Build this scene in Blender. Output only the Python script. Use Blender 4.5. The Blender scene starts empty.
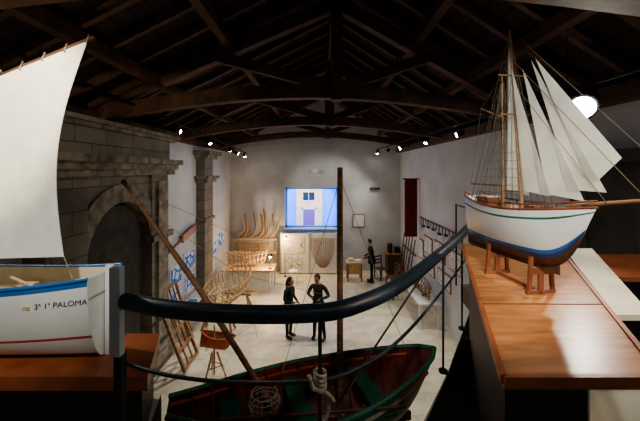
import bpy, math, random
from mathutils import Vector, Matrix
from mathutils.bvhtree import BVHTree
random.seed(4)
R=random.random
# ------------------------------------------------------------------ materials
def mat(name,col,rough=0.6,var=0.15,scale=6.0,metal=0.0,emit=None,es=0.0,bump=0.0,stretch=(1,1,1),col2=None,spec=0.5):
    m=bpy.data.materials.new(name); m.use_nodes=True
    nt=m.node_tree; b=nt.nodes['Principled BSDF']
    b.inputs['Roughness'].default_value=rough; b.inputs['Metallic'].default_value=metal
    b.inputs['Specular IOR Level'].default_value=spec
    tc=nt.nodes.new('ShaderNodeTexCoord'); mp=nt.nodes.new('ShaderNodeMapping')
    mp.inputs['Scale'].default_value=stretch
    nz=nt.nodes.new('ShaderNodeTexNoise'); nz.inputs['Scale'].default_value=scale; nz.inputs['Detail'].default_value=5
    rp=nt.nodes.new('ShaderNodeValToRGB')
    c2=col2 if col2 else tuple(max(0,c*(1-var*2)) for c in col)
    c1=col if col2 else tuple(min(1,c*(1+var)) for c in col)
    rp.color_ramp.elements[0].color=(*c2,1); rp.color_ramp.elements[1].color=(*c1,1)
    rp.color_ramp.elements[0].position=0.3; rp.color_ramp.elements[1].position=0.7
    L=nt.links.new
    L(tc.outputs['Object'],mp.inputs['Vector']); L(mp.outputs[0],nz.inputs['Vector'])
    L(nz.outputs['Fac'],rp.inputs[0]); L(rp.outputs[0],b.inputs['Base Color'])
    if bump:
        bp=nt.nodes.new('ShaderNodeBump'); bp.inputs['Strength'].default_value=bump; bp.inputs['Distance'].default_value=0.02
        L(nz.outputs['Fac'],bp.inputs['Height']); L(bp.outputs[0],b.inputs['Normal'])
    if emit:
        b.inputs['Emission Color'].default_value=(*emit,1); b.inputs['Emission Strength'].default_value=es
    return m
def brickmat(name,c1,c2,mortar,scale,bw,rh,ms=0.02,rough=0.7,axis='xy',offset=0.5,bump=0.3):
    m=bpy.data.materials.new(name); m.use_nodes=True
    nt=m.node_tree; b=nt.nodes['Principled BSDF']; b.inputs['Roughness'].default_value=rough
    L=nt.links.new
    tc=nt.nodes.new('ShaderNodeTexCoord'); sp=nt.nodes.new('ShaderNodeSeparateXYZ'); cb=nt.nodes.new('ShaderNodeCombineXYZ')
    L(tc.outputs['Object'],sp.inputs[0])
    L(sp.outputs['XYZ'.index(axis[0].upper())],cb.inputs[0]); L(sp.outputs['XYZ'.index(axis[1].upper())],cb.inputs[1])
    br=nt.nodes.new('ShaderNodeTexBrick'); br.offset=offset
    br.inputs['Color1'].default_value=(*c1,1); br.inputs['Color2'].default_value=(*c2,1); br.inputs['Mortar'].default_value=(*mortar,1)
    br.inputs['Scale'].default_value=scale; br.inputs['Mortar Size'].default_value=ms
    br.inputs['Brick Width'].default_value=bw; br.inputs['Row Height'].default_value=rh
    L(cb.outputs[0],br.inputs['Vector'])
    nz=nt.nodes.new('ShaderNodeTexNoise'); nz.inputs['Scale'].default_value=3; nz.inputs['Detail'].default_value=8
    mx=nt.nodes.new('ShaderNodeMixRGB'); mx.blend_type='MULTIPLY'; mx.inputs[0].default_value=0.6
    rp=nt.nodes.new('ShaderNodeValToRGB'); rp.color_ramp.elements[0].position=.3; rp.color_ramp.elements[0].color=(.55,.53,.5,1)
    rp.color_ramp.elements[1].position=.65
    L(tc.outputs['Object'],nz.inputs['Vector']); L(nz.outputs['Fac'],rp.inputs[0])
    L(br.outputs['Color'],mx.inputs[1]); L(rp.outputs[0],mx.inputs[2]); L(mx.outputs[0],b.inputs['Base Color'])
    bp=nt.nodes.new('ShaderNodeBump'); bp.inputs['Strength'].default_value=bump; bp.inputs['Distance'].default_value=.02; bp.invert=True
    L(br.outputs['Fac'],bp.inputs['Height']); L(bp.outputs[0],b.inputs['Normal'])
    return m
M={}
M['plaster']=mat('plaster',(.56,.58,.61),.9,.06,1.5,bump=.05)
M['stone']=brickmat('stone_blocks',(.28,.25,.20),(.22,.20,.16),(.11,.10,.08),1.0,.75,.36,.010,.9,'yz')
M['stone_plain']=mat('stone_carved',(.27,.24,.19),.9,.3,5,bump=.5)
M['floor']=brickmat('floor_tiles',(.72,.67,.54),(.67,.62,.50),(.48,.45,.37),1.0,.9,.6,.008,.4,'xy',.5,.08)
M['mezz']=mat('mezzanine_boards',(.66,.60,.46),.6,.08,3)
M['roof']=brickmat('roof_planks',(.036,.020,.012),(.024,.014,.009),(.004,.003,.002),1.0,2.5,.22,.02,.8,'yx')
M['beam']=mat('beam_wood',(.12,.058,.029),.65,.3,4,bump=.3,stretch=(1,1,1))
M['black']=mat('black_paint',(.006,.006,.007),.5,.1,3)
M['carpet']=mat('black_carpet',(.008,.008,.008),.95,.1,30)
M['steel']=mat('dark_steel',(.02,.034,.05),.4,.1,4,metal=.0)
M['grey']=mat('grey_metal',(.42,.46,.50),.4,.1,4,metal=.0)
M['stand']=mat('orange_wood',(.50,.22,.085),.3,.18,5,stretch=(1,6,1),bump=.05)
M['stand2']=mat('reddish_board',(.36,.11,.045),.4,.15,5)
M['pine']=mat('pine_wood',(.60,.42,.24),.6,.2,6,stretch=(4,1,1))
M['oak']=mat('oak_wood',(.32,.17,.09),.6,.25,6,stretch=(1,1,5))
M['dkwood']=mat('dark_wood',(.12,.06,.035),.55,.25,6)
M['redwood']=mat('mahogany_wood',(.26,.09,.05),.4,.2,6)
M['orange']=mat('red_lead_paint',(.55,.11,.045),.5,.15,6)
M['sail']=mat('sailcloth',(.80,.80,.73),.85,.05,8,bump=.06)
M['white']=mat('white_hull_paint',(.76,.79,.76),.35,.03,5)
M['cream']=mat('cream_paint',(.72,.65,.50),.5,.08,5)
M['blue']=mat('blue_paint',(.03,.15,.40),.35,.1,5)
M['frame_b']=mat('frame_skylight_blue',(.25,.55,1.0),.5,.05,5)  # blue sky light on the window frame, put into its colour
M['navy']=mat('navy_paint',(.02,.05,.16),.35,.1,5)
M['red']=mat('red_paint',(.50,.07,.04),.4,.15,5)
M['dkred']=mat('dark_red_paint',(.19,.035,.025),.5,.2,5)
M['green']=mat('green_paint',(.03,.16,.10),.4,.2,5)
M['rope']=mat('rope',(.45,.41,.32),.9,.3,40,bump=.5)
M['rig']=mat('rigging_line',(.12,.10,.07),.8,.1,5)
M['cloth']=mat('red_banner_cloth',(.22,.018,.018),.85,.35,3,stretch=(8,8,1),bump=.3)
M['paper']=mat('paper',(.72,.75,.78),.8,.04,5)
M['lens']=mat('lamp_lens',(1,1,1),.4,0,emit=(1,.97,.9),es=60)
M['glow']=mat('bulb_warm',(1,.8,.5),.4,0,emit=(1,.72,.38),es=25)
M['skin']=mat('skin',(.5,.3,.21),.6,.05,8)
M['hair']=mat('dark_hair',(.02,.013,.01),.6,.3,40)
M['coat']=mat('black_coat',(.012,.012,.016),.85,.2,20)
M['jeans']=mat('dark_jeans',(.03,.04,.065),.85,.2,25)
M['sweater']=mat('grey_sweater',(.05,.045,.045),.9,.2,25)
M['shoe']=mat('shoe_leather',(.012,.01,.01),.4,.1,10)
M['eye']=mat('eye',(.03,.02,.02),.2,0)
M['lips']=mat('lips',(.35,.12,.1),.5,.05)
M['facade']=mat('street_facade',(.85,.66,.34),.9,.1,2)
M['facade_w']=mat('street_side_wall',(.10,.36,1.0),.9,.03,2)  # blue daylight on street walls and ground is put into the colour
M['door']=mat('street_door_purple',(.20,.10,.30),.6,.1,6)
M['glassdk']=mat('dark_window_pane',(.03,.05,.08),.15,0)
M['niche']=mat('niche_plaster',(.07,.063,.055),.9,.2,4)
def plan_mat(name,ink,paper,scale,th):
    m=bpy.data.materials.new(name); m.use_nodes=True; nt=m.node_tree; b=nt.nodes['Principled BSDF']; b.inputs['Roughness'].default_value=.8
    tc=nt.nodes.new('ShaderNodeTexCoord'); v=nt.nodes.new('ShaderNodeTexVoronoi'); v.inputs['Scale'].default_value=scale
    v.feature='DISTANCE_TO_EDGE'
    r=nt.nodes.new('ShaderNodeValToRGB'); r.color_ramp.interpolation='CONSTANT'
    r.color_ramp.elements[0].color=(*ink,1); r.color_ramp.elements[1].color=(*paper,1); r.color_ramp.elements[1].position=th
    nt.links.new(tc.outputs['Object'],v.inputs['Vector']); nt.links.new(v.outputs['Distance'],r.inputs[0]); nt.links.new(r.outputs[0],b.inputs['Base Color'])
    return m
M['plan_blue']=plan_mat('blue_plan_drawing',(.06,.20,.65),(.62,.76,.95),4,.13)
M['plan_ink']=plan_mat('ink_plan_drawing',(.22,.22,.22),(.68,.69,.68),5,.035)
# ------------------------------------------------------------------ mesh builder
class MB:
    def __init__(s): s.v=[]; s.f=[]; s.m=[]; s.sm=[]; s.T=Matrix.Identity(4)
    def add(s,vs,fs,mk,smooth=False):
        o=len(s.v); s.v+= [s.T@Vector(p) for p in vs]
        for i,f in enumerate(fs):
            s.f.append([o+k for k in f]); s.m.append(mk[i] if isinstance(mk,list) else mk); s.sm.append(smooth)
    def box(s,a,b,mk):
        x0,y0,z0=a; x1,y1,z1=b
        vs=[(x0,y0,z0),(x1,y0,z0),(x1,y1,z0),(x0,y1,z0),(x0,y0,z1),(x1,y0,z1),(x1,y1,z1),(x0,y1,z1)]
        s.add(vs,[(0,3,2,1),(4,5,6,7),(0,1,5,4),(1,2,6,5),(2,3,7,6),(3,0,4,7)],mk)
    def beam(s,p,q,w,h,mk,up=(0,0,1)):
        p=Vector(p);q=Vector(q);d=(q-p).normalized(); u=Vector(up)
        if abs(d.dot(u))>.98:u=Vector((1,0,0))
        r=d.cross(u).normalized(); u=r.cross(d)
        vs=[]
        for c in (p,q):
            for a,b in ((-1,-1),(1,-1),(1,1),(-1,1)): vs.append(c+r*w/2*a+u*h/2*b)
        s.add(vs,[(0,1,2,3),(7,6,5,4),(0,4,5,1),(1,5,6,2),(2,6,7,3),(3,7,4,0)],mk)
    def tube(s,pts,r,mk,n=10,closed=False):
        pts=[Vector(p) for p in pts]; N=len(pts)
        rs=r if isinstance(r,(list,tuple)) else [r]*N
        vs=[];prev=None
        for i,p in enumerate(pts):
            d=(pts[min(i+1,N-1)]-pts[max(i-1,0)])
            if d.length<1e-9:d=Vector((0,0,1))
            d.normalize()
            if prev is None:
                a=Vector((0,0,1)) if abs(d.z)<.9 else Vector((1,0,0))
            else: a=prev
            u=(a-d*a.dot(d)).normalized(); prev=u; w=d.cross(u)
            for k in range(n):
                t=2*math.pi*k/n; vs.append(p+(u*math.cos(t)+w*math.sin(t))*rs[i])
        fs=[]
        for i in range(N-1):
            for k in range(n):
                fs.append((i*n+k,i*n+(k+1)%n,(i+1)*n+(k+1)%n,(i+1)*n+k))
        s.add(vs,fs,mk,True)
        s.add(vs[:n],[tuple(range(n))[::-1]],mk); s.add(vs[-n:],[tuple(range(n))],mk)
    def ell(s,c,r,mk,n=14,m=9):
        if not isinstance(r,(list,tuple)): r=(r,r,r)
        vs=[];fs=[]
        for i in range(m+1):
            a=math.pi*i/m
            for k in range(n):
                b=2*math.pi*k/n
                vs.append((c[0]+r[0]*math.sin(a)*math.cos(b),c[1]+r[1]*math.sin(a)*math.sin(b),c[2]+r[2]*math.cos(a)))
        for i in range(m):
            for k in range(n): fs.append((i*n+k,(i+1)*n+k,(i+1)*n+(k+1)%n,i*n+(k+1)%n))
        s.add(vs,fs,mk,True)
    def prism(s,poly,z0,z1,mk,mtop=None):
        n=len(poly); vs=[(x,y,z0) for x,y in poly]+[(x,y,z1) for x,y in poly]
        fs=[tuple(range(n))[::-1],tuple(range(n,2*n))]+[(i,(i+1)%n,n+(i+1)%n,n+i) for i in range(n)]
        s.add(vs,fs,[mk,mtop or mk]+[mk]*n)
    def sail(s,A,B,C,D,bul,mk,n=12,thick=.004,hollow=0):
        A,B,C,D=[Vector(p) for p in (A,B,C,D)]
        nm=(B-A).cross(D-A)
        if nm.length<1e-6: nm=(C-A).cross(D-A)
        nm.normalize(); 
        for sg in (0,1):
            vs=[]
            for i in range(n+1):
                for j in range(n+1):
                    u=i/n;v=j/n
                    p=(A*(1-u)+B*u)*(1-v)+(D*(1-u)+C*u)*v
                    h=(C-D).normalized()*hollow*(1-u)**3*math.sin(math.pi*v)
                    vs.append(p+h+nm*(bul*math.sin(math.pi*u)*math.sin(math.pi*min(v*1.0,1))+sg*thick))
            fs=[(i*(n+1)+j,(i+1)*(n+1)+j,(i+1)*(n+1)+j+1,i*(n+1)+j+1) for i in range(n) for j in range(n)]
            s.add(vs,fs,mk,True)
    def build(s,name,parent=None):
        me=bpy.data.meshes.new(name); me.from_pydata([tuple(v) for v in s.v],[],s.f)
        ks=sorted(set(s.m)); 
        for k in ks: me.materials.append(M[k])
        ix={k:i for i,k in enumerate(ks)}
        me.polygons.foreach_set('material_index',[ix[k] for k in s.m])
        me.polygons.foreach_set('use_smooth',s.sm); me.update()
        o=bpy.data.objects.new(name,me); bpy.context.scene.collection.objects.link(o)
        if parent: o.parent=parent
        return o
def empty(name,loc=(0,0,0),rot=0,scale=1):
    e=bpy.data.objects.new(name,None); e.location=loc; e.rotation_euler=(0,0,rot); e.scale=(scale,)*3
    bpy.context.scene.collection.objects.link(e); return e
def TR(loc,rot=0,tilt=0): return Matrix.Translation(loc)@Matrix.Rotation(rot,4,'Z')@Matrix.Rotation(tilt,4,'Y')

def hull_pts(L,B,D,a,sheer,bowrise,rake,t,s,shrink=1.0,pz=1.0):
    if t<.5: f=a+(1-a)*math.sin(math.pi*t)
    else: f=max(0.0,math.cos(math.pi*(t-.5)))**.62
    gz=D+sheer*(2*t-1)**2
    kz=bowrise*max(0,(t-.75)/.25)**2.5+ (0 if a>.2 else bowrise*max(0,(.25-t)/.25)**2.5)
    kz=min(kz,gz*.95)
    y=B/2*f*math.sin(s*math.pi/2)**pz*shrink
    zf=(1-math.cos(s*math.pi/2))**.8
    z=kz+(gz-kz)*zf
    x=L*t + rake*zf*max(0,(t-.6)/.4)**2 - (0 if a>.2 else rake*zf*max(0,(.4-t)/.4)**2)
    return x,y,z,zf
def hull(mb,L,B,D,a=.5,sheer=.06,bowrise=.1,rake=.1,bands=None,inner='cream',deck=None,deckmat='pine',pz=1.0,rail='blue',rr=.012,n=28,m=14):
    bands=bands or [(1.0,'white')]
    ss=[j/m for j in range(m+1)]
    for lim,_ in bands:
        if lim<1: ss.append(math.acos(max(-1,1-lim**1.25))*2/math.pi)
    ss=sorted(set(round(q,5) for q in ss)); K=len(ss)
    for sg in (1,-1):
        vs=[];fs=[];mk=[]
        for i in range(n+1):
            for q in ss:
                x,y,z,_=hull_pts(L,B,D,a,sheer,bowrise,rake,i/n,q,1,pz); vs.append((x,sg*y,z))
        for i in range(n):
            for j in range(K-1):
                q=(i*K+j,(i+1)*K+j,(i+1)*K+j+1,i*K+j+1)
                if sg<0:q=q[::-1]
                fs.append(q); zf=hull_pts(L,B,D,a,sheer,bowrise,rake,(i+.5)/n,(ss[j]+ss[j+1])/2,1,pz)[3]
                for lim,k in bands:
                    if zf<=lim: break
                mk.append(k)
        mb.add(vs,fs,mk,True)
        vs2=[];fs2=[]
        for i in range(n+1):
            for j in range(m+1):
                x,y,z,_=hull_pts(L,B,D,a,sheer,bowrise,rake,i/n,j/m,.93,pz); vs2.append((x,sg*y,z+.03*D*(1-j/m)))
        for i in range(n):
            for j in range(m):
                q=(i*(m+1)+j,(i+1)*(m+1)+j,(i+1)*(m+1)+j+1,i*(m+1)+j+1)
                fs2.append(q[::-1] if sg>0 else q)
        mb.add(vs2,fs2,inner,True)
        mb.tube([(p[0],sg*p[1],p[2]) for p in [hull_pts(L,B,D,a,sheer,bowrise,rake,i/n,1,.98,pz) for i in range(n+1)]],rr,rail,8)
    if a>.02:
        prof=[hull_pts(L,B,D,a,sheer,bowrise,rake,0,j/m,1,pz) for j in range(m+1)]
        vs=[(p[0],p[1],p[2]) for p in prof]+[(p[0],-p[1],p[2]) for p in prof]
        mb.add(vs,[(j,j+1,m+1+j+1,m+1+j) for j in range(m)],'white' if any(b[1]=='white' for b in bands) else bands[-1][1])
    if deck is not None:
        vs=[];fs=[]
        for i in range(n+1):
            gx,gy,gz,_=hull_pts(L,B,D,a,sheer,bowrise,rake,i/n,.86,.95,pz)
            vs+=[(gx,gy,gz-deck*0),(gx,-gy,gz)]
        fs=[(2*i,2*i+1,2*i+3,2*i+2) for i in range(n)]
        mb.add(vs,fs,deckmat)
# ================================================================== ROOM
XL,XR,YB,YF,ZE=-4.1,3.7,14.7,-3.0,5.6
def wallbox(name,a,b,mk):
    mb=MB(); mb.box(a,b,mk); return mb.build(name)
wallbox('floor',(XL-.3,YF-.3,-.2),(XR+.3,YB+.45,0),'floor')
wallbox('wall_left',(XL-.3,YF,0),(XL,YB,ZE),'plaster')
wallbox('wall_right',(XR,YF,0),(XR+.3,YB,ZE),'plaster')
wallbox('wall_front',(XL-.3,YF-.3,0),(XR+.3,YF,8.4),'plaster')
mb=MB()
wx0,wx1,wz0,wz1=-1.62,.86,1.93,3.8
mb.box((XL-.3,YB,0),(wx0,YB+.45,8.4),'plaster'); mb.box((wx1,YB,0),(XR+.3,YB+.45,8.4),'plaster')
mb.box((wx0,YB,0),(wx1,YB+.45,wz0),'plaster'); mb.box((wx0,YB,wz1),(wx1,YB+.45,8.4),'plaster')
mb.build('wall_back')
mb=MB()
for a,b in (((wx0,YB+.3,wz0),(wx0+.09,YB+.40,wz1)),((wx1-.09,YB+.3,wz0),(wx1,YB+.40,wz1)),((wx0,YB+.3,wz0),(wx1,YB+.40,wz0+.09)),((wx0,YB+.3,wz1-.07),(wx1,YB+.40,wz1))):
    mb.box(a,b,'frame_b')
mb.box((wx0-.06,YB-.05,wz0-.05),(wx1+.06,YB+.3,wz0+.01),'white')
mb.build('window_1')
# roof
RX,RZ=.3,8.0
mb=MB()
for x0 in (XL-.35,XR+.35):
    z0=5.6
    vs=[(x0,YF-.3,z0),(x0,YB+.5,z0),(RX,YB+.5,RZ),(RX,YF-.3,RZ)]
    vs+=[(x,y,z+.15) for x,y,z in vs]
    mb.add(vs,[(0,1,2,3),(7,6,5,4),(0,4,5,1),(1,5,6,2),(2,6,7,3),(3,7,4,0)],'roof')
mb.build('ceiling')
mb=MB()
def rz(x): 
    return 5.6+(RZ-5.6)*((x-(XL-.35))/(RX-XL+.35) if x<RX else ((XR+.35)-x)/(XR+.35-RX))
y=-2.4
while y<14.6:
    for x0 in (XL+.02,XR-.02):
        mb.beam((x0,y,rz(x0)-.06),(RX,y,RZ-.06),.08,.11,'beam')
    y+=.62
for x in (-2.9,-1.6,1.7,2.7):
    mb.beam((x,YF,rz(x)-.2),(x,YB,rz(x)-.2),.14,.17,'beam')
mb.beam((RX,YF,RZ-.2),(RX,YB,RZ-.2),.16,.22,'beam')
mb.beam((XL+.1,YF,5.52),(XL+.1,YB,5.52),.2,.2,'beam'); mb.beam((XR-.1,YF,5.52),(XR-.1,YB,5.52),.2,.2,'beam')
mb.build('roof_rafters')
def truss(yy):
    mb=MB()
    N=16; pts=[]
    for i in range(N+1):
        u=i/N; x=XL+.0+(XR-XL)*u; pts.append((x,yy,5.60+.42*math.sin(math.pi*u)))
    for i in range(N): mb.beam(pts[i],pts[i+1],.2,.24,'beam')
    for x0 in (XL,XR):
        mb.beam((x0,yy,5.72),(RX,yy,7.62),.18,.24,'beam')
        xm=(x0+RX)/2
        mb.beam((RX+.1*(1 if x0>RX else -1),yy,6.12),(xm,yy,6.66),.14,.18,'beam')
    mb.beam((RX,yy,5.86),(RX,yy,7.75),.26,.2,'beam')
    mb.build('roof_truss')
for yy in (2.2,5.8,9.2,12.6): truss(yy)
# ------------------------------------------------------------------ mezzanine
mb=MB()
mb.prism([(-4.1,-3),(3.7,-3),(3.7,4.5),(1.98,4.5),(1.92,3.98),(1.02,2.55),(.52,1.84),(.2,1.55),(0,1.49),(-.4,1.48),(-.98,1.64),(-1.14,2.3),(-4.1,2.3)],2.78,3.0,'black','mezz')
mb.build('mezzanine_floor')
mb=MB()
mb.prism([(1.9,3.94),(1.02,2.53),(.53,1.82),(.22,1.53),(.2,.6),(.66,1.0),(1.3,2.5),(1.5,3.1),(2.6,3.9)],3.0,3.012,'carpet')
mb.build('black_carpet_runner')
mb=MB()
for x in (-3.9,3.5): mb.box((x-.1,1.0,0),(x+.1,1.2,2.78),'black')
mb.box((-1.3,1.0,0),(-1.1,1.2,2.78),'black'); mb.box((1.2,1.0,0),(1.4,1.2,2.78),'black')
mb.build('mezzanine_support_posts')
# ------------------------------------------------------------------ handrail
def cr(P,k=6):
    P=[Vector(p) for p in P]; out=[]
    for i in range(len(P)-1):
        a=P[max(i-1,0)];b=P[i];c=P[i+1];d=P[min(i+2,len(P)-1)]
        for j in range(k):
            t=j/k; out.append(.5*((2*b)+(c-a)*t+(2*a-5*b+4*c-d)*t*t+(3*b-a-3*c+d)*t**3))
    out.append(P[-1]); return out
railp=[(-.95,1.56),(-.7,1.47),(-.4,1.42),(-.09,1.42),(.14,1.49),(.46,1.80),(.97,2.52),(1.42,3.2),(1.87,3.92)]
mb=MB()
mb.tube(cr([(x,y,3.965) for x,y in railp]),.040,'steel',16)
mb.tube(cr([(x,y,3.66) for x,y in railp]),.009,'steel',8)
for x,y in ((.0,1.437),railp[6],railp[7],railp[8]):
    mb.tube([(x,y,3.015),(x,y,3.95)],.009,'steel',8); mb.tube([(x,y,3.013),(x,y,3.03)],.035,'steel',10)
mb.box((-1.0,1.55,3.0),(-.965,1.6,3.7),'black'); mb.box((-1.015,1.54,3.7),(-.965,1.58,4.13),'grey')
mb.tube(cr([(1.87,3.92,4.12),(1.87,4.1,4.12),(1.9,4.4,4.12)]),.012,'steel',8)
for yy in (3.95,4.42): mb.tube([(1.88,yy,3.015),(1.88,yy,4.14)],.012,'steel',8)
mb.build('balcony_handrail')
mb=MB()
cx,cy=0.0,1.437
pts=[]
for i in range(90):
    t=i/89; a=t*2*math.pi*6; pts.append((cx+.024*math.cos(a),cy+.024*math.sin(a),3.69-.06*t+.01*math.sin(a*.5)))
mb.tube(pts,.008,'rope',7)
pts=[(cx+.018*math.sin(i*.35)+.02,cy-.02,3.6-.0125*i) for i in range(18)]
mb.tube(pts,.008,'rope',7)
mb.tube([(cx-.05,cy-.03,3.70),(cx-.03,cy-.045,3.65),(cx+.03,cy-.045,3.63),(cx+.06,cy-.02,3.58)],.010,'rope',7)
mb.build('tied_rope')
# ------------------------------------------------------------------ left model boat + stand
mb=MB()
mb.prism([(-2.95,1.85),(-1.03,1.85),(-1.17,2.25),(-2.95,2.25)],3.0,3.36,'black'); mb.prism([(-3.0,1.80),(-.97,1.80),(-1.14,2.28),(-3.0,2.28)],3.36,3.44,'stand2')
mb.build('model_boat_plinth')
root=empty('sailing_boat_model')
mb=MB(); mb.T=TR((-1.36,2.03,3.44),math.pi-.04)
hull(mb,1.5,.5,.47,a=.62,sheer=.05,bowrise=.2,rake=.12,bands=[(.08,'dkred'),(.30,'white'),(.335,'red'),(.92,'white'),(1.01,'blue')],inner='cream',pz=.7,rail='blue',rr=.012)
for x in (.3,.62,.95): mb.box((x,-.21,.36),(x+.09,.21,.38),'pine')
mb.box((.0,-.14,.39),(.16,.14,.405),'cream')
mb.box((.02,-.012,0.0),(1.4,.012,.04),'white')
mb.box((-.05,-.012,0.0),(-.005,.012,.56),'white')
mb.tube([(.9,0,.05),(.9,0,1.75)],[.022,.014],'pine',10)
mb.tube([(.3,.1,.42),(.75,-.12,.43)],.012,'pine',8)
hullob=mb.build('hull',root)
mb=MB()
mb.tube([(-3.0,2.0,4.78),(-1.395,1.98,5.425)],.012,'dkwood',10)
mb.sail((-1.43,1.97,5.395),(-2.95,1.97,4.785),(-2.7,1.97,4.04),(-1.56,1.95,4.075),-.12,'sail',20,.004,.11)
for i in range(12):
    t=i/11; x=-1.43-1.5*t; z=5.41-.60*t; mb.tube([(x,1.955,z-.03),(x,1.98,z+.03),(x,2.0,z)],.004,'rope',5)
mb.tube([(-1.56,1.95,4.075),(-1.55,2.03,3.86)],.004,'rope',5)
mb.build('lateen_sail',root)
cu=bpy.data.curves.new('txt','FONT'); cu.body="3ª 1ª PALOMA"; cu.size=.046; cu.shear=.1
t=bpy.data.objects.new('txt',cu); bpy.context.scene.collection.objects.link(t)
dg=bpy.context.evaluated_depsgraph_get(); tm=bpy.data.meshes.new_from_object(t.evaluated_get(dg)); bpy.data.objects.remove(t)
hm=hullob.data; bvh=BVHTree.FromPolygons([v.co for v in hm.vertices],[tuple(p.vertices) for p in hm.polygons])
for v in tm.vertices:
    x=-1.645+v.co.x; z=3.80+v.co.y+.05*v.co.x
    h=bvh.ray_cast(Vector((x,1.0,z)),Vector((0,1,0)))
    v.co=(x,(h[0].y if h[0] else 1.85)-.004,z)
tm.materials.clear(); tm.materials.append(M['navy'])
t=bpy.data.objects.new('hull_lettering',tm); bpy.context.scene.collection.objects.link(t); t.parent=root
# ------------------------------------------------------------------ right plinth + ship
P1,P2,P3,P4=(.62,1.08),(1.16,1.08),(2.25,3.05),(1.36,3.07)
mb=MB()
mb.prism([(.67,1.16),(.97,1.16),(1.72,2.04),(2.18,2.95),(1.40,3.0)],3.013,3.86,'black')
mb.prism([P1,P2,P3,P4],3.86,3.9,'stand')
a=Vector((*P1,0)).lerp(Vector((*P4,0)),.3); b=Vector((*P2,0)).lerp(Vector((*P3,0)),.3)
mb.beam((a.x,a.y,3.901),(b.x,b.y,3.901),.008,.004,'dkwood')
for A,B in ((P1,P4),(P1,P2),(P2,P3)): mb.beam((*A,3.893),(*B,3.893),.02,.03,'stand2')
mb.build('ship_display_plinth')
mb=MB()
mb.prism([(2.3,2.75),(3.2,2.75),(3.4,3.4),(2.45,3.4)],3.0,3.66,'black'); mb.prism([(2.28,2.7),(3.25,2.7),(3.45,3.45),(2.43,3.45)],3.66,3.70,'stand2')
mb.build('low_display_plinth')
mb=MB()
mb.prism([(1.50,1.62),(1.68,1.62),(2.55,3.0),(2.28,3.0)],3.84,3.87,'cream')
mb.prism([(1.60,1.72),(1.66,1.72),(2.50,2.95),(2.40,2.95)],3.78,3.84,'black')
mb.build('side_shelf')
K0=Vector((1.17,2.45)); KD=Vector((.15,-1.05)); kang=math.atan2(-1.05,.15)
def S(k,z,o=0): 
    p=Vector((1.15,2.5))+KD*k; q=Vector((1.05,.15)).normalized()*o; return (p.x-q.x,p.y-q.y,z)
root=empty('schooner_ship_model')
ZK=4.06
mb=MB(); mb.T=TR((K0.x,K0.y,ZK),kang,math.radians(-1))
Ls=.88
HB=(Ls,.25,.30,.5,.05,.19,.08)
hull(mb,Ls,.25,.30,a=.5,sheer=.05,bowrise=.19,rake=.08,bands=[(.14,'dkwood'),(.22,'navy'),(.29,'blue'),(.82,'white'),(.86,'green'),(1.01,'white')],inner='dkwood',deck=.03,deckmat='pine',pz=.8,rail='redwood',rr=.006)
mb.box((-.02,-.006,-.03),(.75,.006,.05),'dkwood')
mb.box((-.05,-.005,-.02),(-.012,.005,.27),'dkwood')
mb.box((.12,-.045,.28),(.24,.045,.35),'redwood'); mb.box((.115,-.05,.35),(.245,.05,.358),'cream')
mb.box((.56,-.035,.28),(.63,.035,.325),'redwood'); mb.box((.38,-.03,.28),(.44,.03,.315),'pine')
for sg in (1,-1):
    pp=[]
    for i in range(0,29):
        x,y,z,_=hull_pts(*HB,i/28,1,.98,.8)
        pp.append((x,sg*y,z+.03))
        if i%2==0: mb.tube([(x,sg*y,z),(x,sg*y,z+.03)],.0025,'redwood',5)
    mb.tube(pp,.004,'redwood',6)
mb.tube([(.80,0,.34),(1.36,0,.43)],[.011,.005],'oak',8)
mb.build('hull',root)
mb=MB()
m1t,m2t=5.23,5.50
def Q2(z): return .533-.105*(z-4.3)/1.2
mb.tube([S(.373,4.15),S(.365,m1t)],[.011,.005],'oak',8); mb.tube([S(.545,4.15),S(.428,m2t)],[.012,.005],'oak',8)
mb.tube([S(.373,4.50),S(.05,4.50)],.006,'oak',6); mb.tube([S(.373,4.95),S(.16,5.05)],.005,'oak',6)
mb.tube([S(.53,4.47),S(.385,4.47)],.006,'oak',6)
for z in (4.95,5.2): mb.tube([S(Q2(z),z,-.10),S(Q2(z),z,.10)],.005,'oak',6)
for (k,kb,z) in ((.365,.373,m1t),(.428,.533,m2t)):
    for o in (-.11,.11):
        for d in (-.10,-.05,.0,.05,.10):
            zz=z-.28*(abs(d)>.06); f=(zz-4.35)/(z-4.35)
            mb.tube([S(kb+(k-kb)*f,zz,0),S(kb+d,4.37,o)],.0016,'rig',4)
    for q in range(7):
        zz=4.41+q*.05; f=(zz-4.36)/(z-4.36)
        for o in (-.11,.11): mb.tube([S(kb+(k-kb)*f-.1*(1-f),zz,o*(1-f)),S(kb+(k-kb)*f+.1*(1-f),zz,o*(1-f))],.0012,'rig',4)
mb.tube([S(.428,m2t),S(1.30,4.50)],.0018,'rig',4); mb.tube([S(.45,5.3),S(1.15,4.48)],.0018,'rig',4); mb.tube([S(.46,5.15),S(1.0,4.45)],.0018,'rig',4)
for (a0,b0) in ((S(.365,m1t),S(.44,m2t-.15)),(S(.365,m1t),S(0.06,4.40)),(S(.366,m1t-.1),S(.1,4.38)),(S(.428,m2t),S(0.06,4.42)),(S(.16,5.05),S(.05,4.5)),(S(.428,m2t),S(.365,5.0)),(S(.16,5.05),S(.365,m1t))): mb.tube([a0,b0],.0016,'rig',4)
mb.build('masts_and_rigging',root)
mb=MB()
def tri(a,b,c,bul): mb.sail(a,b,c,a,bul,'sail',12,.002)
tri(S(.42,5.44),S(.40,4.47),S(.58,4.45),.02)
tri(S(.455,5.25,.01),S(.575,4.48,.03),S(.75,4.46,.03),.03)
tri(S(.53,5.22),S(.70,4.47),S(.90,4.45),.03)
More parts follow.
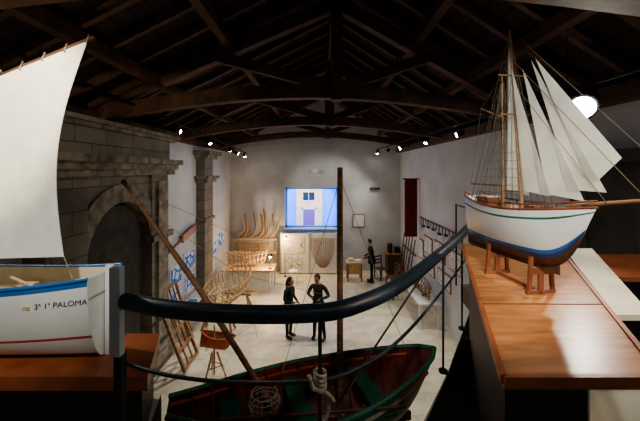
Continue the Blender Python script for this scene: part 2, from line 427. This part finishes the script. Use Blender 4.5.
tri(S(.57,5.26,-.02),S(.82,4.50,-.02),S(1.0,4.50),.035)
tri(S(.62,5.25),S(.93,4.52),S(1.06,4.655),.03)
mb.build('sails',root)
mb=MB(); mb.T=TR((K0.x,K0.y,3.9),kang)
for x in (.26,.62):
    mb.box((x,-.09,.002),(x+.02,.09,.02),'redwood')
    for sg in (1,-1): mb.beam((x+.01,sg*.075,.02),(x+.01,sg*.06,.21),.018,.018,'redwood')
    mb.box((x,-.07,.11),(x+.02,.07,.14),'redwood'); mb.box((x+.002,-.015,.02),(x+.018,.015,.12),'redwood')
mb.box((.25,-.010,.002),(.65,.010,.02),'redwood')
mb.build('cradle',root)
# ------------------------------------------------------------------ big fishing boat in the hall below
root=empty('wooden_fishing_boat')
ang=math.atan2(.95,2.75)
mb=MB(); mb.T=TR((-1.5,3.15,1.5),ang)
FB=(2.95,1.15,.62,.25,.16,.45,.22)
hull(mb,2.95,1.15,.62,a=.25,sheer=.16,bowrise=.45,rake=.22,bands=[(.35,'dkred'),(.8,'green'),(.88,'cream'),(1.01,'green')],inner='dkred',pz=.75,rail='green',rr=.028)
for i in range(2,26,2):
    pr=[hull_pts(*FB,i/28,j/14,.9,.75) for j in range(15)]
    pts=[(p[0],-p[1],p[2]+.03) for p in pr[::-1]]+[(p[0],p[1],p[2]+.03) for p in pr]
    mb.tube(pts,.016,'redwood',6)
for sg in (1,-1):
    mb.tube([(p[0],sg*p[1],p[2]-.09) for p in [hull_pts(*FB,i/28,1,.93,.75) for i in range(27)]],.026,'red',6)
for x in (.5,1.25,2.1): mb.box((x,-.48,.46),(x+.2,.48,.49),'green')
mb.box((.1,-.02,-.05),(2.8,.02,.05),'dkred')
for x in (.7,2.1):
    mb.box((x-.04,-.45,-.12),(x+.04,.45,-.02),'oak')
    for sg in (1,-1):
        mb.beam((x,sg*.4,-.1),(x,sg*.5,-1.5),.08,.08,'oak'); mb.beam((x,sg*.4,-.05),(x,sg*.36,.14),.06,.06,'oak')
    mb.beam((x,-.46,-.9),(x,.46,-.9),.06,.06,'oak')
for k in range(4): mb.tube([(1.75+(.16-.01*k)*math.cos(i*.5),(.16-.01*k)*math.sin(i*.5),.12+.03*k) for i in range(14)],.014,'rope',6)
for k in range(5): 
    z=.5+.05*k; rr_=.17-.03*abs(k-2)*.5
    mb.tube([(.95+rr_*math.cos(i*.45),rr_*math.sin(i*.45),z) for i in range(15)],.006,'rope',5)
for i in range(10): mb.tube([(.95+.14*math.cos(i*.63),.14*math.sin(i*.63),.5),(.95+.17*math.cos(i*.63),.17*math.sin(i*.63),.6),(.95+.14*math.cos(i*.63),.14*math.sin(i*.63),.7)],.005,'rope',5)
mb.build('hull',root)
mb=MB()
mb.tube([(.25,4.0,1.55),(.25,4.0,4.64)],[.042,.034],'oak',12)
mb.tube([(-.55,3.62,1.95),(-1.5,3.9,3.2),(-2.46,4.05,4.42)],[.032,.036,.024],'oak',12)
mb.tube([(-2.46,4.05,4.42),(-2.5,4.06,4.47)],[.03,.03],'dkwood',8)
mb.tube([(-2.2,4.0,4.12),(-1.0,4.0,3.3),(.25,4.0,3.0)],.003,'rope',5)
mb.tube([(-2.45,4.05,4.42),(-1.2,4.5,3.7),(-.9,4.6,2.2)],.003,'rope',5)
for dx in (.9,-.7): mb.tube([(.25,4.0,4.5),(.25+dx,4.0+.3*dx,2.2)],.004,'rope',5)
mb.tube([(.3,3.6,2.1),(.7,4.2,2.25),(1.45,4.55,3.1)],[.014,.014,.012],'dkwood',8)
mb.tube([(-1.2,3.15,2.13),(.9,3.35,2.13)],.018,'dkwood',8)
mb.build('mast_and_yard',root)
# ------------------------------------------------------------------ stone fireplace / portal
mb=MB()
xw=XL+.004
mb.box((xw,7.2,0),(xw+.32,7.95,4.5),'stone'); mb.box((xw,4.4,0),(xw+.32,5.2,4.5),'stone')
mb.box((xw+.32,7.35,.4),(xw+.40,7.8,4.35),'stone_plain')
N=14; c=6.2; rr=1.0; z0=3.0
for i in range(N):
    a0=math.pi*i/N; a1=math.pi*(i+1)/N
    p=[(c+math.cos(a)*r,z0+math.sin(a)*r) for a,r in ((a0,rr),(a0,rr+.35),(a1,rr+.35),(a1,rr))]
    vs=[(xw+.02,y,z) for y,z in p]+[(xw+.3,y,z) for y,z in p]
    mb.add(vs,[(3,2,1,0),(4,5,6,7),(0,1,5,4),(1,2,6,5),(2,3,7,6),(3,0,4,7)],'stone_plain')
    p=[(c+math.cos(a)*(rr+.3),z0+math.sin(a)*(rr+.3)) for a in (a0,a1)]
    vs=[(xw+.01,p[0][0],p[0][1]),(xw+.01,p[0][0],4.5),(xw+.01,p[1][0],4.5),(xw+.01,p[1][0],p[1][1])]
    vs+=[(xw+.24,y,z) for _,y,z in vs]
    mb.add(vs,[(0,1,2,3),(7,6,5,4),(3,7,4,0),(0,4,5,1),(2,6,7,3)],'stone')
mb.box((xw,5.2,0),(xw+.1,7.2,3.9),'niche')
for z,o in ((4.5,.42),(4.62,.50),(4.74,.60)): mb.box((xw,4.3-o*.2,z),(xw+o,8.0+o*.3,z+.12),'stone_plain')
mb.box((xw,4.4,4.86),(xw+.36,7.95,5.3),'stone')
for z,o in ((5.3,.46),(5.37,.55)): mb.box((xw,4.3,z),(xw+o,8.0+o*.2,z+.07),'stone_plain')
mb.box((xw,7.1,3.0),(xw+.42,8.02,3.14),'stone_plain')
mb.box((xw,7.1,0),(xw+.42,8.02,.35),'stone_plain')
mb.build('stone_fireplace')
mb=MB()
mb.box((xw,10.6,0),(xw+.28,11.4,5.0),'stone')
for z,o,h in ((0,.12,.4),(4.2,.10,.12),(4.32,.18,.1),(5.0,.14,.12),(5.12,.24,.14),(2.9,.06,.1)): mb.box((xw,10.6-o,z),(xw+.28+o,11.4+o,z+h),'stone_plain')
mb.build('stone_pilaster')
mb=MB()
XQ=XR-.004
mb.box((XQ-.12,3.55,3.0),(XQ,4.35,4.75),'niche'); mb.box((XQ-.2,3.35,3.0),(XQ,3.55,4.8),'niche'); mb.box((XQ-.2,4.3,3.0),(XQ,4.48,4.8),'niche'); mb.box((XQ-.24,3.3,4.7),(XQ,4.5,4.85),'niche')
mb.build('door_1')
# ------------------------------------------------------------------ track lights
EG=1.25
WH=(1,.93,.82)
def lamp(name,loc,tgt,en,ang=90,col=WH,r=.05,blend=.6):
    l=bpy.data.lights.new(name,'SPOT'); l.energy=en*EG; l.spot_size=math.radians(ang); l.spot_blend=blend; l.color=col; l.shadow_soft_size=r
    o=bpy.data.objects.new(name,l); bpy.context.scene.collection.objects.link(o); o.location=loc
    d=Vector(tgt)-Vector(loc); o.rotation_euler=d.to_track_quat('-Z','Y').to_euler(); return o
def fixture(mb,p,tgt,sc=1):
    p=Vector(p); d=(Vector(tgt)-p).normalized()
    mb.tube([p-d*.14*sc,p-d*.12*sc,p,p+d*.03*sc],[.03*sc,.055*sc,.06*sc,.062*sc],'black',16)
    mb.tube([p+d*.028*sc,p+d*.034*sc],.05*sc,'lens',16)
    mb.tube([p-d*.06,(p.x,p.y,p.z+.16)],.01,'black',6)
def track(name,a,b,pos):
    a=Vector(a);b=Vector(b); mb=MB(); mb.beam(a,b,.035,.035,'black' if name!='x' else 'grey')
    n=5
    for i in range(n):
        p=a.lerp(b,(i+.5)/n); mb.tube([p,(p.x,p.y,rz(p.x)-.05)],.006,'black',5)
    for p,t,en,an,sc,c in pos:
        fixture(mb,p,t,sc); d=(Vector(t)-Vector(p)).normalized()
        lamp('fill_spot',Vector(p)+d*.06*sc,t,en,an,c)
    mb.build(name)
lt=lambda y:(-3.3,y,5.38+(14.4-y)*.045)
lpos=[]
for y,t,e,an,c in ((3.0,(-1.8,2.0,4.3),110,60,WH),(9.6,(-.8,8.2,0),370,75,WH),(11.7,(-2.6,12.6,1.0),300,60,(1,.72,.42)),(14.0,(-1.0,12.6,0),170,80,WH),(7.5,(3.6,8.4,2.6),95,70,WH),(12.8,(3.2,13.5,2.2),130,80,WH)):  # besides the real track spots: added fills on model boat and right wall
    p=lt(y); p=(p[0],p[1],p[2]-.17); lpos.append((p,t,e,an,1,c))
track('fill_spot_rail',lt(14.45),lt(2.6),lpos)
rpos=[]
for x,y,t,e,an,sc in ((2.55,14.2,(1.5,12.8,0),150,80,1),(2.65,12.6,(-.8,14.6,2.2),110,90,1),(2.75,10.9,(-3.8,10.3,1.6),270,70,1),(2.88,8.7,(.2,8.0,0),420,80,1),(2.95,6.85,(-3.9,8.0,2.6),190,60,1),(2.96,3.6,(.3,.9,3.6),40,110,2.4)):
    rpos.append(((x,y,5.37 if sc==1 else 5.33),t,e,an,sc,WH))
track('fill_spot_rail',(2.53,14.5,5.54),(2.97,2.6,5.54),rpos)
mb=MB()  # unseen fill spots and rail, added to brighten boats, fireplace and right wall
for p,t,e,an,c in (((-.9,.3,5.5),(-1.9,2.0,4.5),115,60,(1,.96,.88)),((.5,.2,5.5),(1.35,2.0,4.5),140,50,(1,.96,.9)),((2.6,1.2,5.4),(1.3,1.9,4.0),85,60,(1,.86,.68)),((3.1,.25,5.5),(3.7,5.5,4.4),50,80,(.95,.97,1)),((-1.5,.25,5.5),(-4.0,6.2,4.6),190,60,(1,.85,.62)),((.9,.25,5.5),(.4,4.0,1.9),90,34,(1,.9,.75))):
    fixture(mb,p,t); d=(Vector(t)-Vector(p)).normalized(); lamp('fill_spot',Vector(p)+d*.05,t,e,an,c)
mb.beam((-1.6,.25,5.66),(3.2,.25,5.66),.035,.035,'grey'); mb.beam((2.6,.25,5.66),(2.6,1.4,5.66),.035,.035,'grey')
for x in (-1.2,.4,2.6): mb.tube([(x,.25,5.67),(x,.25,rz(x)-.05)],.006,'black',5)
mb.build('fill_spot_rail')
# ------------------------------------------------------------------ exhibits: boat skeletons
def skeleton(mb,L,B,D,nr=12,r=.02,mk='pine',planks=1):
    a=.15
    for i in range(1,nr):
        t=i/nr
        pr=[hull_pts(L,B,D,a,.2*D,.3*D,.1*L,t,j/10,1,.8) for j in range(11)]
        pts=[(p[0],-p[1],p[2]) for p in pr[::-1]]+[(p[0],p[1],p[2]) for p in pr]
        ex=.06*D*(1+R())
        pts=[(pts[0][0],pts[0][1],pts[0][2]+ex)]+pts+[(pts[-1][0],pts[-1][1],pts[-1][2]+ex)]
        mb.tube(pts,r,mk,6)
    kp=[hull_pts(L,B,D,a,.2*D,.3*D,.1*L,i/20,0,1,.8) for i in range(21)]
    tp=hull_pts(L,B,D,a,.2*D,.3*D,.1*L,1,1,1,.8)
    mb.tube([(p[0],0,p[2]-r) for p in kp]+[(tp[0],0,tp[2]+.2*D)],r*1.5,mk,6)
    mb.tube([(0,0,0),(-.02*L,0,D*1.3)],r*1.5,mk,6)
    for s in (1,.62)[:1+planks]:
        for sg in (1,-1):
            mb.tube([(p[0],sg*p[1],p[2]) for p in [hull_pts(L,B,D,a,.2*D,.3*D,.1*L,i/20,s,1.02,.8) for i in range(21)]],r*.9,mk,6)
def trestle(mb,x,w,h,mk='oak'):
    mb.box((x-.03,-w/2,h-.06),(x+.03,w/2,h),mk)
    for sg in (1,-1): 
        mb.beam((x-.0,sg*w*.35,h-.05),(x-.15,sg*w*.5,0.02),.05,.05,mk); mb.beam((x,sg*w*.35,h-.05),(x+.15,sg*w*.5,0.02),.05,.05,mk)
mb=MB(); mb.T=TR((-3.0,8.6,.0),math.radians(82))
trestle(mb,.6,.9,.55); trestle(mb,2.0,.9,.55)
T0=mb.T; mb.T=T0@Matrix.Translation((0,0,.6)); skeleton(mb,2.6,1.1,.62,14,.02,'pine')
mb.build('rowing_boat_frame')
mb=MB()
def table(mb,x0,y0,x1,y1,h,top='white',leg='white'):
    mb.box((x0,y0,h-.05),(x1,y1,h),top)
    for x in (x0+.06,x1-.06):
        for y in (y0+.06,y1-.06): mb.box((x-.03,y-.03,0),(x+.03,y+.03,h-.05),leg)
table(mb,-3.75,12.0,-1.75,12.9,.85,'pine','white')
mb.box((-3.6,12.05,.1),(-1.9,12.12,.75),'white')
mb.build('display_table')
mb=MB(); mb.T=TR((-3.55,12.5,.903),math.radians(3)); skeleton(mb,1.35,.6,.42,11,.02,'pine'); mb.box((.3,-.1,-.05),(.36,.1,.03),'oak'); mb.box((.95,-.1,-.05),(1.01,.1,.03),'oak')
mb.build('tabletop_boat_frame_model')
mb=MB()
for i in range(11):
    x=-3.75+i*.16
    mb.tube(cr([(x,14.35,1.6),(x+.15+.25*R(),14.3,1.95),(x+.35*R(),14.3,2.3+.75*R())]),.028,'oak' if i%2 else 'pine',6)
mb.box((-3.9,14.2,1.5),(-1.95,14.6,1.56),'pine'); mb.box((-3.9,14.5,0),(-3.84,14.6,1.5),'pine'); mb.box((-2.0,14.5,0),(-1.95,14.6,1.5),'pine')
mb.box((-3.9,14.2,0.9),(-1.95,14.6,.94),'pine')
mb.T=TR((-3.7,14.4,.96),0); skeleton(mb,1.3,.28,.3,9,.016,'pine')
mb.build('rib_timber_rack')
for x,y,z in ((-1.9,12.2,.85),(-1.5,13.9,0)):
    mb=MB(); 
    h=.55 if z>0 else 1.75
    mb.tube([(x,y,z),(x,y,z+.02)],.08,'black',12); mb.tube([(x,y,z),(x-.04,y,z+h*.6),(x+.05,y,z+h)],.01,'black',6)
    mb.tube([(x+.05,y,z+h+.03),(x+.02,y-.03,z+h-.07)],[.03,.09],'black',12); mb.ell((x+.015,y-.04,z+h-.08),.045,'glow'); mb.build('desk_lamp' if z>0 else 'standing_lamp')
    l=bpy.data.lights.new('lamp_bulb','POINT'); l.energy=55; l.color=(1,.60,.26); l.shadow_soft_size=.05
    o=bpy.data.objects.new('lamp_bulb',l); o.location=(x-.03,y-.08,z+h-.17); bpy.context.scene.collection.objects.link(o)
mb=MB()
for y0,z0,w,h in ((8.7,1.35,.75,.55),(9.6,1.5,.8,.6),(9.7,.85,.7,.5),(11.8,1.3,.8,.7),(12.75,1.5,.8,.6),(8.8,.75,.6,.45)):
    mb.box((XL+.002,y0,z0),(XL+.03,y0+w,z0+h),'paper'); mb.box((XL+.03,y0+.04,z0+.04),(XL+.035,y0+w-.04,z0+h-.04),'plan_blue')
mb.build('wall_plan_drawings')
mb=MB(); mb.T=TR((-3.72,8.8,0),0)
mb.box((-.3,0,.68),(.12,1.6,.73),'white')
for x,y in ((-.25,.06),(.08,.06),(-.25,1.54),(.08,1.54)): mb.box((x-.03,y-.03,0),(x+.03,y+.03,.68),'white')
mb.box((-.15,.3,.73),(.08,.7,.78),'blue'); mb.box((-.15,.95,.73),(.08,1.3,.76),'paper')
mb.build('white_table')
def lframe(y0,w,h,xo):
    mb=MB(); 
    x0=XL+.62+xo; x1=XL+.14+xo
    def P(u,v): return (x0+(x1-x0)*v,y0+w*u,h*v+.03)
    for u in (0,1): mb.beam(P(u,0),P(u,1),.06,.06,'oak',(0,1,0))
    for v in (0.03,.34,.66,.98): mb.beam(P(0,v),P(1,v),.05,.05,'oak')
    for u in (.33,.66): mb.beam(P(u,0.03),P(u,.98),.03,.03,'oak',(0,1,0))
    mb.build('leaning_wooden_frame')
lframe(8.15,.6,1.55,0)
lframe(7.25,.75,1.25,.42)
mb=MB(); mb.tube([(XL+.1,8.1,2.35),(XL+.1,9.4,2.62)],.03,'redwood',8); mb.beam((XL+.1,9.3,2.6),(XL+.1,10.3,2.8),.05,.22,'redwood'); mb.box((XL+.002,8.6,2.4),(XL+.12,8.64,2.5),'black'); mb.box((XL+.002,9.9,2.64),(XL+.12,9.94,2.74),'black')
mb.build('wall_mounted_oar')
mb=MB(); c=Vector((-2.36,7.15,0))
for a in (0,2.1,4.2):
    mb.beam(c+Vector((.06*math.cos(a),.06*math.sin(a),.55)),c+Vector((.26*math.cos(a),.26*math.sin(a),0.01)),.035,.035,'pine')
mb.tube([c+Vector((0,0,.05)),c+Vector((0,0,1.15))],.02,'pine',8)
mb.tube([c+Vector((.2,0,.25)),c+Vector((-.1,.17,.25)),c+Vector((-.1,-.17,.25)),c+Vector((.2,0,.25))],.012,'oak',6)
mb.T=TR((c.x-.32,c.y,.66),0,math.radians(8))
hull(mb,.68,.34,.30,a=.3,sheer=.06,bowrise=.18,rake=.08,bands=[(1.01,'orange')],inner='oak',rail='orange',rr=.016)
mb.build('small_boat_on_tripod')
mb=MB()
mb.box((-1.75,14.2,0.05),(.75,14.26,1.8),'paper')
for x in (-1.75,-.5,.72): mb.box((x,14.16,0),(x+.04,14.3,1.85),'grey')
for i in range(7):
    xx=.12; w=.05+.075*i
    mb.tube(cr([(xx-w,14.17,1.6),(xx-w*.95,14.17,1.0),(xx-w*.5,14.17,.45),(xx,14.17,.3),(xx+w*.5,14.17,.45),(xx+w*.95,14.17,1.0),(xx+w,14.17,1.6)],4),.009,'oak',5)
mb.box((-1.65,14.18,.9),(-.7,14.2,1.6),'plan_ink'); mb.box((-1.6,14.18,.2),(-.75,14.2,.8),'plan_ink')
mb.build('exhibition_panel')
mb=MB(); mb.T=TR((-1.1,13.2,0),0)
for x,y in ((-.15,-.15),(.15,-.15),(-.15,.15),(.15,.15)): mb.beam((x*.8,y*.8,.45),(x,y,0.01),.03,.03,'white')
mb.tube([(0,0,.44),(0,0,.48)],.2,'white',16); mb.build('stool')
mb=MB(); table(mb,1.1,13.2,1.78,13.8,.78,'pine','oak'); mb.box((1.15,13.25,.3),(1.74,13.28,.73),'pine'); mb.box((1.2,13.4,.78),(1.4,13.6,.9),'cream'); mb.box((1.5,13.35,.78),(1.7,13.6,.84),'paper')
mb.build('desk')
def chair(x,y,rot,mk='dkwood'):
    mb=MB(); mb.T=TR((x,y,0),rot)
    mb.box((-.21,-.21,.43),(.21,.21,.46),mk)
    for a,b in ((-.19,-.19),(.19,-.19)): mb.box((a-.02,b-.02,0),(a+.02,b+.02,.43),mk)
    for a in (-.19,.19): mb.beam((a,.19,0.01),(a,.24,.95),.04,.04,mk)
    for z in (.6,.74,.88): mb.box((-.19,.205,z),(.19,.235,z+.06),mk)
    mb.build('wooden_chair')
chair(2.6,13.6,.5); chair(2.85,12.5,-1.2); chair(2.55,11.6,-2.2)
mb=MB()
vs=[];fs=[];n=24
for i in range(n+1):
    for j in range(9):
        vs.append((3.16+.47*i/n,11.95+.03*math.sin(i*1.3),2.13+2.15*j/8))
for i in range(n):
    for j in range(8): fs.append((i*9+j,(i+1)*9+j,(i+1)*9+j+1,i*9+j+1))
mb.add(vs,fs,'cloth',True); mb.tube([(3.12,11.95,4.29),(3.69,11.95,4.29)],.02,'dkwood',8)
mb.ell((3.12,11.95,4.29),.035,'dkwood')
mb.build('red_banner')
mb=MB()
mb.box((2.95,14.0,0),(3.6,14.5,.9),'dkwood'); mb.box((2.9,13.95,.9),(3.65,14.55,.96),'oak')
mb.tube([(3.1,14.2,.96),(3.1,14.2,1.25)],.12,'black',12); mb.ell((3.1,14.2,1.3),(.13,.13,.1),'black'); mb.box((3.3,14.1,.96),(3.55,14.35,1.2),'black')
mb.build('wooden_chest')
mb=MB()
for i in range(7):
    y=12.15+i*.25; h=1.95+.3*math.sin(i*2.1)
    mb.tube([(XR-.38,y,.02),(XR-.07,y+.05,h)],.022,'oak' if i%2 else 'dkwood',7)
    mb.beam((XR-.38,y,.05),(XR-.33,y+.01,.5),.03,.13,'oak')
mb.beam((XR-.12,12.0,1.4),(XR-.12,13.8,1.4),.04,.06,'dkwood')
mb.build('oar_rack')
mb=MB()
mb.box((XR-.03,8.4,2.86),(XR-.002,11.8,2.92),'oak')
for i in range(13):
    y=8.5+i*.25; l=.15+.16*R()
    mb.tube([(XR-.06,y,2.94),(XR-.06,y+.03,2.94-l)],.014,'dkwood' if i%3 else 'black',6)
    if i%2: mb.box((XR-.09,y-.06,2.94-l-.06),(XR-.03,y+.1,2.94-l),'black')
    else: mb.box((XR-.07,y-.02,2.86-l-.08),(XR-.05,y+.07,2.94-l),'grey')
mb.build('hanging_shipwright_tools')
mb=MB()
for y0,z0,w,h in ((8.3,1.8,.9,.6),(9.4,1.8,.9,.6),(10.5,1.75,.8,.6),(9.0,1.1,1.0,.5),(10.3,1.1,1.1,.5),(7.0,2.0,.9,.6),(11.4,1.4,.45,.7)):
    mb.box((XR-.03,y0,z0),(XR-.002,y0+w,z0+h),'oak'); mb.box((XR-.035,y0+.04,z0+.04),(XR-.03,y0+w-.04,z0+h-.04),'plan_ink')
mb.build('framed_ship_plans')
mb=MB(); mb.T=TR((2.9,9.2,0),0)
mb.box((-.05,0,.70),(.6,2.2,.75),'white')
for x,y in ((0,.06),(.55,.06),(0,2.14),(.55,2.14)): mb.box((x-.03,y-.03,0),(x+.03,y+.03,.70),'white')
mb.build('trestle_table')
mb=MB(); mb.T=TR((3.2,9.4,.803),math.radians(90)); skeleton(mb,1.6,.4,.3,10,.014,'oak'); mb.box((.4,-.08,-.05),(.44,.08,.03),'oak'); mb.box((1.1,-.08,-.05),(1.14,.08,.03),'oak'); mb.build('dory_frame_model')
mb=MB(); mb.box((2.28,14.66,3.72),(2.75,14.69,3.82),'dkwood'); mb.build('small_wall_sign')
mb=MB(); mb.box((1.5,14.65,2.0),(2.05,14.69,2.6),'oak'); mb.box((1.54,14.645,2.04),(2.01,14.65,2.56),'paper'); mb.build('framed_picture')
mb=MB(); mb.box((-.35,14.55,4.5),(-.1,14.69,4.65),'paper'); mb.build('air_vent')
# ------------------------------------------------------------------ street outside
mb=MB()
mb.box((-6,20,-1),(6,20.3,8),'facade_w'); mb.box((-1.47,19.9,0),(.15,20.0,6.5),'facade')
mb.box((-1.05,19.86,.6),(-.32,19.9,2.2),'door'); mb.box((-1.13,19.82,.6),(-1.05,19.9,2.3),'paper'); mb.box((-.32,19.82,.6),(-.24,19.9,2.3),'paper'); mb.box((-1.13,19.82,2.2),(-.24,19.9,2.3),'paper')
mb.box((-1.05,19.86,2.75),(-.35,19.9,3.25),'glassdk'); mb.box((-1.13,19.84,2.68),(-.27,19.9,2.75),'paper'); mb.box((-.72,19.84,2.75),(-.69,19.9,3.25),'paper')
mb.build('street_facade_building')
wallbox('street_ground',(-6,15.2,-.3),(6,20,-.02),'facade_w')
l=bpy.data.lights.new('facade_fill_light','SPOT'); l.energy=2000; l.color=(1,.72,.38); l.spot_size=math.radians(38); l.spot_blend=.3; l.shadow_soft_size=.1  # warm light added outside to brighten the facade; no lamp stands there
o=bpy.data.objects.new('facade_fill_light',l); o.location=(-.66,15.6,5.2); o.rotation_euler=(Vector((-.66,20,2.6))-Vector(o.location)).to_track_quat('-Z','Y').to_euler(); bpy.context.scene.collection.objects.link(o)
# ------------------------------------------------------------------ people
def hand(mb,w,d,side,curl=.5):
    w=Vector(w);d=Vector(d).normalized()
    s=Vector((side,0,0)); s=(s-d*s.dot(d)); 
    if s.length<.2: s=Vector((0,1,0))-d*d.y
    s.normalize(); n=d.cross(s).normalized()
    if n.y<0:n=-n
    w2=w+d*.075
    mb.tube([w,w+d*.03,w2],[.024,.034,.03],'skin',10)
    for i,(o,l) in enumerate(((-.028,.062),(-.010,.074),(.010,.080),(.028,.072))):
        b=w2+s*o-d*.008; k=b+d*l*.5-n*.006; e=k+(d*(1-curl)-n*curl).normalized()*l*.5
        mb.tube([b,k,e],[.010,.009,.007],'skin',6)
    b=w+d*.03+s*.024; mb.tube([b,b+d*.03+s*.03,b+d*.062+s*.032-n*.01],[.012,.010,.008],'skin',6)
def person(name,loc,rot,H,arms,legs=None,top='coat',bot='jeans',hairlong=True,lean=0,headtilt=0,coatlen=.8):
    root=empty(name,loc,rot,H/1.72)
    L=legs or {1:((.10,-.02,.5),(.10,.02,.09)),-1:((-.10,.0,.5),(-.11,-.02,.09))}
    V=[((0,0,.95),.135),((0,-lean*.3,1.10),.12),((0,-lean*.8,1.30),.14),((0,-lean,1.45),.075),((0,-lean-.015,1.54),.05)]
    E=[(0,1),(1,2),(2,3),(3,4)]
    wr={}
    for sd in (1,-1):
        el,wrst=arms[sd]
        i=len(V); V+= [((sd*.18,-lean,1.405),.062),(el,.046),(wrst,.032)]; E+=[(3,i),(i,i+1),(i+1,i+2)]
        wr[sd]=(Vector(wrst),Vector(wrst)-Vector(el))
        kn,an=L[sd]; i=len(V)
        V+=[((sd*.085,0,.88),.095),(kn,.062),(an,.044)]; E+=[(0,i),(i,i+1),(i+1,i+2)]
    me=bpy.data.meshes.new('body'); me.from_pydata([v[0] for v in V],E,[])
    ob=bpy.data.objects.new('tmp',me); bpy.context.scene.collection.objects.link(ob)
    sk=ob.modifiers.new('s','SKIN'); 
    for i,v in enumerate(V): me.skin_vertices[0].data[i].radius=(v[1],v[1]); me.skin_vertices[0].data[i].use_root=(i==0)
    ob.modifiers.new('ss','SUBSURF').levels=2
    dg=bpy.context.evaluated_depsgraph_get(); m2=bpy.data.meshes.new_from_object(ob.evaluated_get(dg)); bpy.data.objects.remove(ob)
    m2.materials.clear()
    for k in (top,bot,'skin'): m2.materials.append(M[k])
    for p in m2.polygons:
        z=p.center.z; x=p.center.x
        p.material_index=2 if z>1.50 else (0 if (z>coatlen or abs(x)>.24) else 1); p.use_smooth=True
    b=bpy.data.objects.new('body',m2); bpy.context.scene.collection.objects.link(b); b.parent=root
    mb=MB()
    for sd in (1,-1):
        w,d=wr[sd]; hand(mb,w,d,-sd)
        w0=w-d.normalized()*.02; mb.tube([w0-d.normalized()*.03,w0+d.normalized()*.012],[.036,.037],top,10)
        an=Vector(L[sd][1]); mb.ell((an.x,an.y-.065,.045),(.046,.135,.045),'shoe'); mb.ell((an.x,an.y,.075),(.045,.055,.06),'shoe')
    mb.tube([(0,-lean-.0,1.46),(0,-lean-.01,1.50)],[.085,.066],top,14)
    mb.tube([(0,0,coatlen-.02),(0,-lean*.1,1.0)],[.175,.15],top,18)
    mb.build('hands_and_shoes',root)
    mb=MB(); mb.T=Matrix.Translation((0,-lean-.02,1.55))@Matrix.Rotation(headtilt,4,'X')
    c=(0,-.01,.10)
    mb.ell(c,(.075,.095,.115),'skin',18,12); mb.ell((0,-.045,.03),(.05,.055,.045),'skin')
    mb.tube([(0,-.10,.12),(0,-.122,.085),(0,-.10,.075)],[.008,.014,.010],'skin',8)
    for sx in (-1,1):
        mb.ell((sx*.03,-.092,.108),(.012,.008,.007),'eye',8,6); mb.ell((sx*.076,.0,.095),(.010,.02,.03),'skin',8,6)
        mb.tube([(sx*.015,-.103,.13),(sx*.045,-.09,.13)],.004,'hair',5)
    mb.ell((0,-.098,.048),(.022,.008,.007),'lips',8,6)
    mb.ell((0,.018,.128),(.086,.098,.105),'hair',18,12)
    if hairlong:
        mb.tube([(0,.04,.14),(0,.065,.02),(0,.06,-.10),(0,.05,-.17)],[.08,.085,.075,.03],'hair',14)
    mb.build('head',root)
    return root
person('woman_visitor',(-.86,8.85,0),math.radians(60),1.62,{1:((.24,.0,1.14),(.16,-.18,1.04)),-1:((-.24,0,1.14),(-.14,-.2,1.1))},top='coat',bot='jeans',hairlong=True,lean=.02,headtilt=.15,coatlen=.72)
person('man_visitor',(-.04,8.75,0),math.radians(-18),1.76,{1:((.30,.0,1.17),(.10,-.26,1.16)),-1:((-.30,0,1.17),(-.08,-.26,1.18))},top='sweater',bot='coat',hairlong=False,lean=.05,headtilt=.45,coatlen=.92,
  legs={1:((.13,-.04,.5),(.17,.0,.09)),-1:((-.10,.0,.5),(-.13,.03,.09))})
person('man_standing_at_desk',(2.14,13.2,0),math.radians(-95),1.72,{1:((.24,-.05,1.15),(.18,-.3,1.02)),-1:((-.24,-.05,1.15),(-.18,-.3,1.02))},top='coat',bot='coat',hairlong=False,lean=.06,headtilt=.25)
mb=MB(); mb.box((-.20,8.39,1.19),(-.04,8.45,1.29),'black'); mb.tube([(-.12,8.39,1.24),(-.13,8.33,1.24)],.035,'black',12); mb.build('photo_camera')
# ------------------------------------------------------------------ world, camera
w=bpy.data.worlds.new('World'); bpy.context.scene.world=w; w.use_nodes=True
bg=w.node_tree.nodes['Background']; bg.inputs[0].default_value=(.22,.48,1,1); bg.inputs[1].default_value=5.0
cam=bpy.data.cameras.new('camera'); co=bpy.data.objects.new('camera',cam); bpy.context.scene.collection.objects.link(co)
co.location=(0,0,4.6); co.rotation_euler=(math.radians(90),0,0); cam.sensor_width=36; cam.lens=18; cam.shift_y=-40/640; cam.clip_start=.05
bpy.context.scene.camera=co
bpy.context.scene.view_settings.look='AgX - Medium High Contrast'
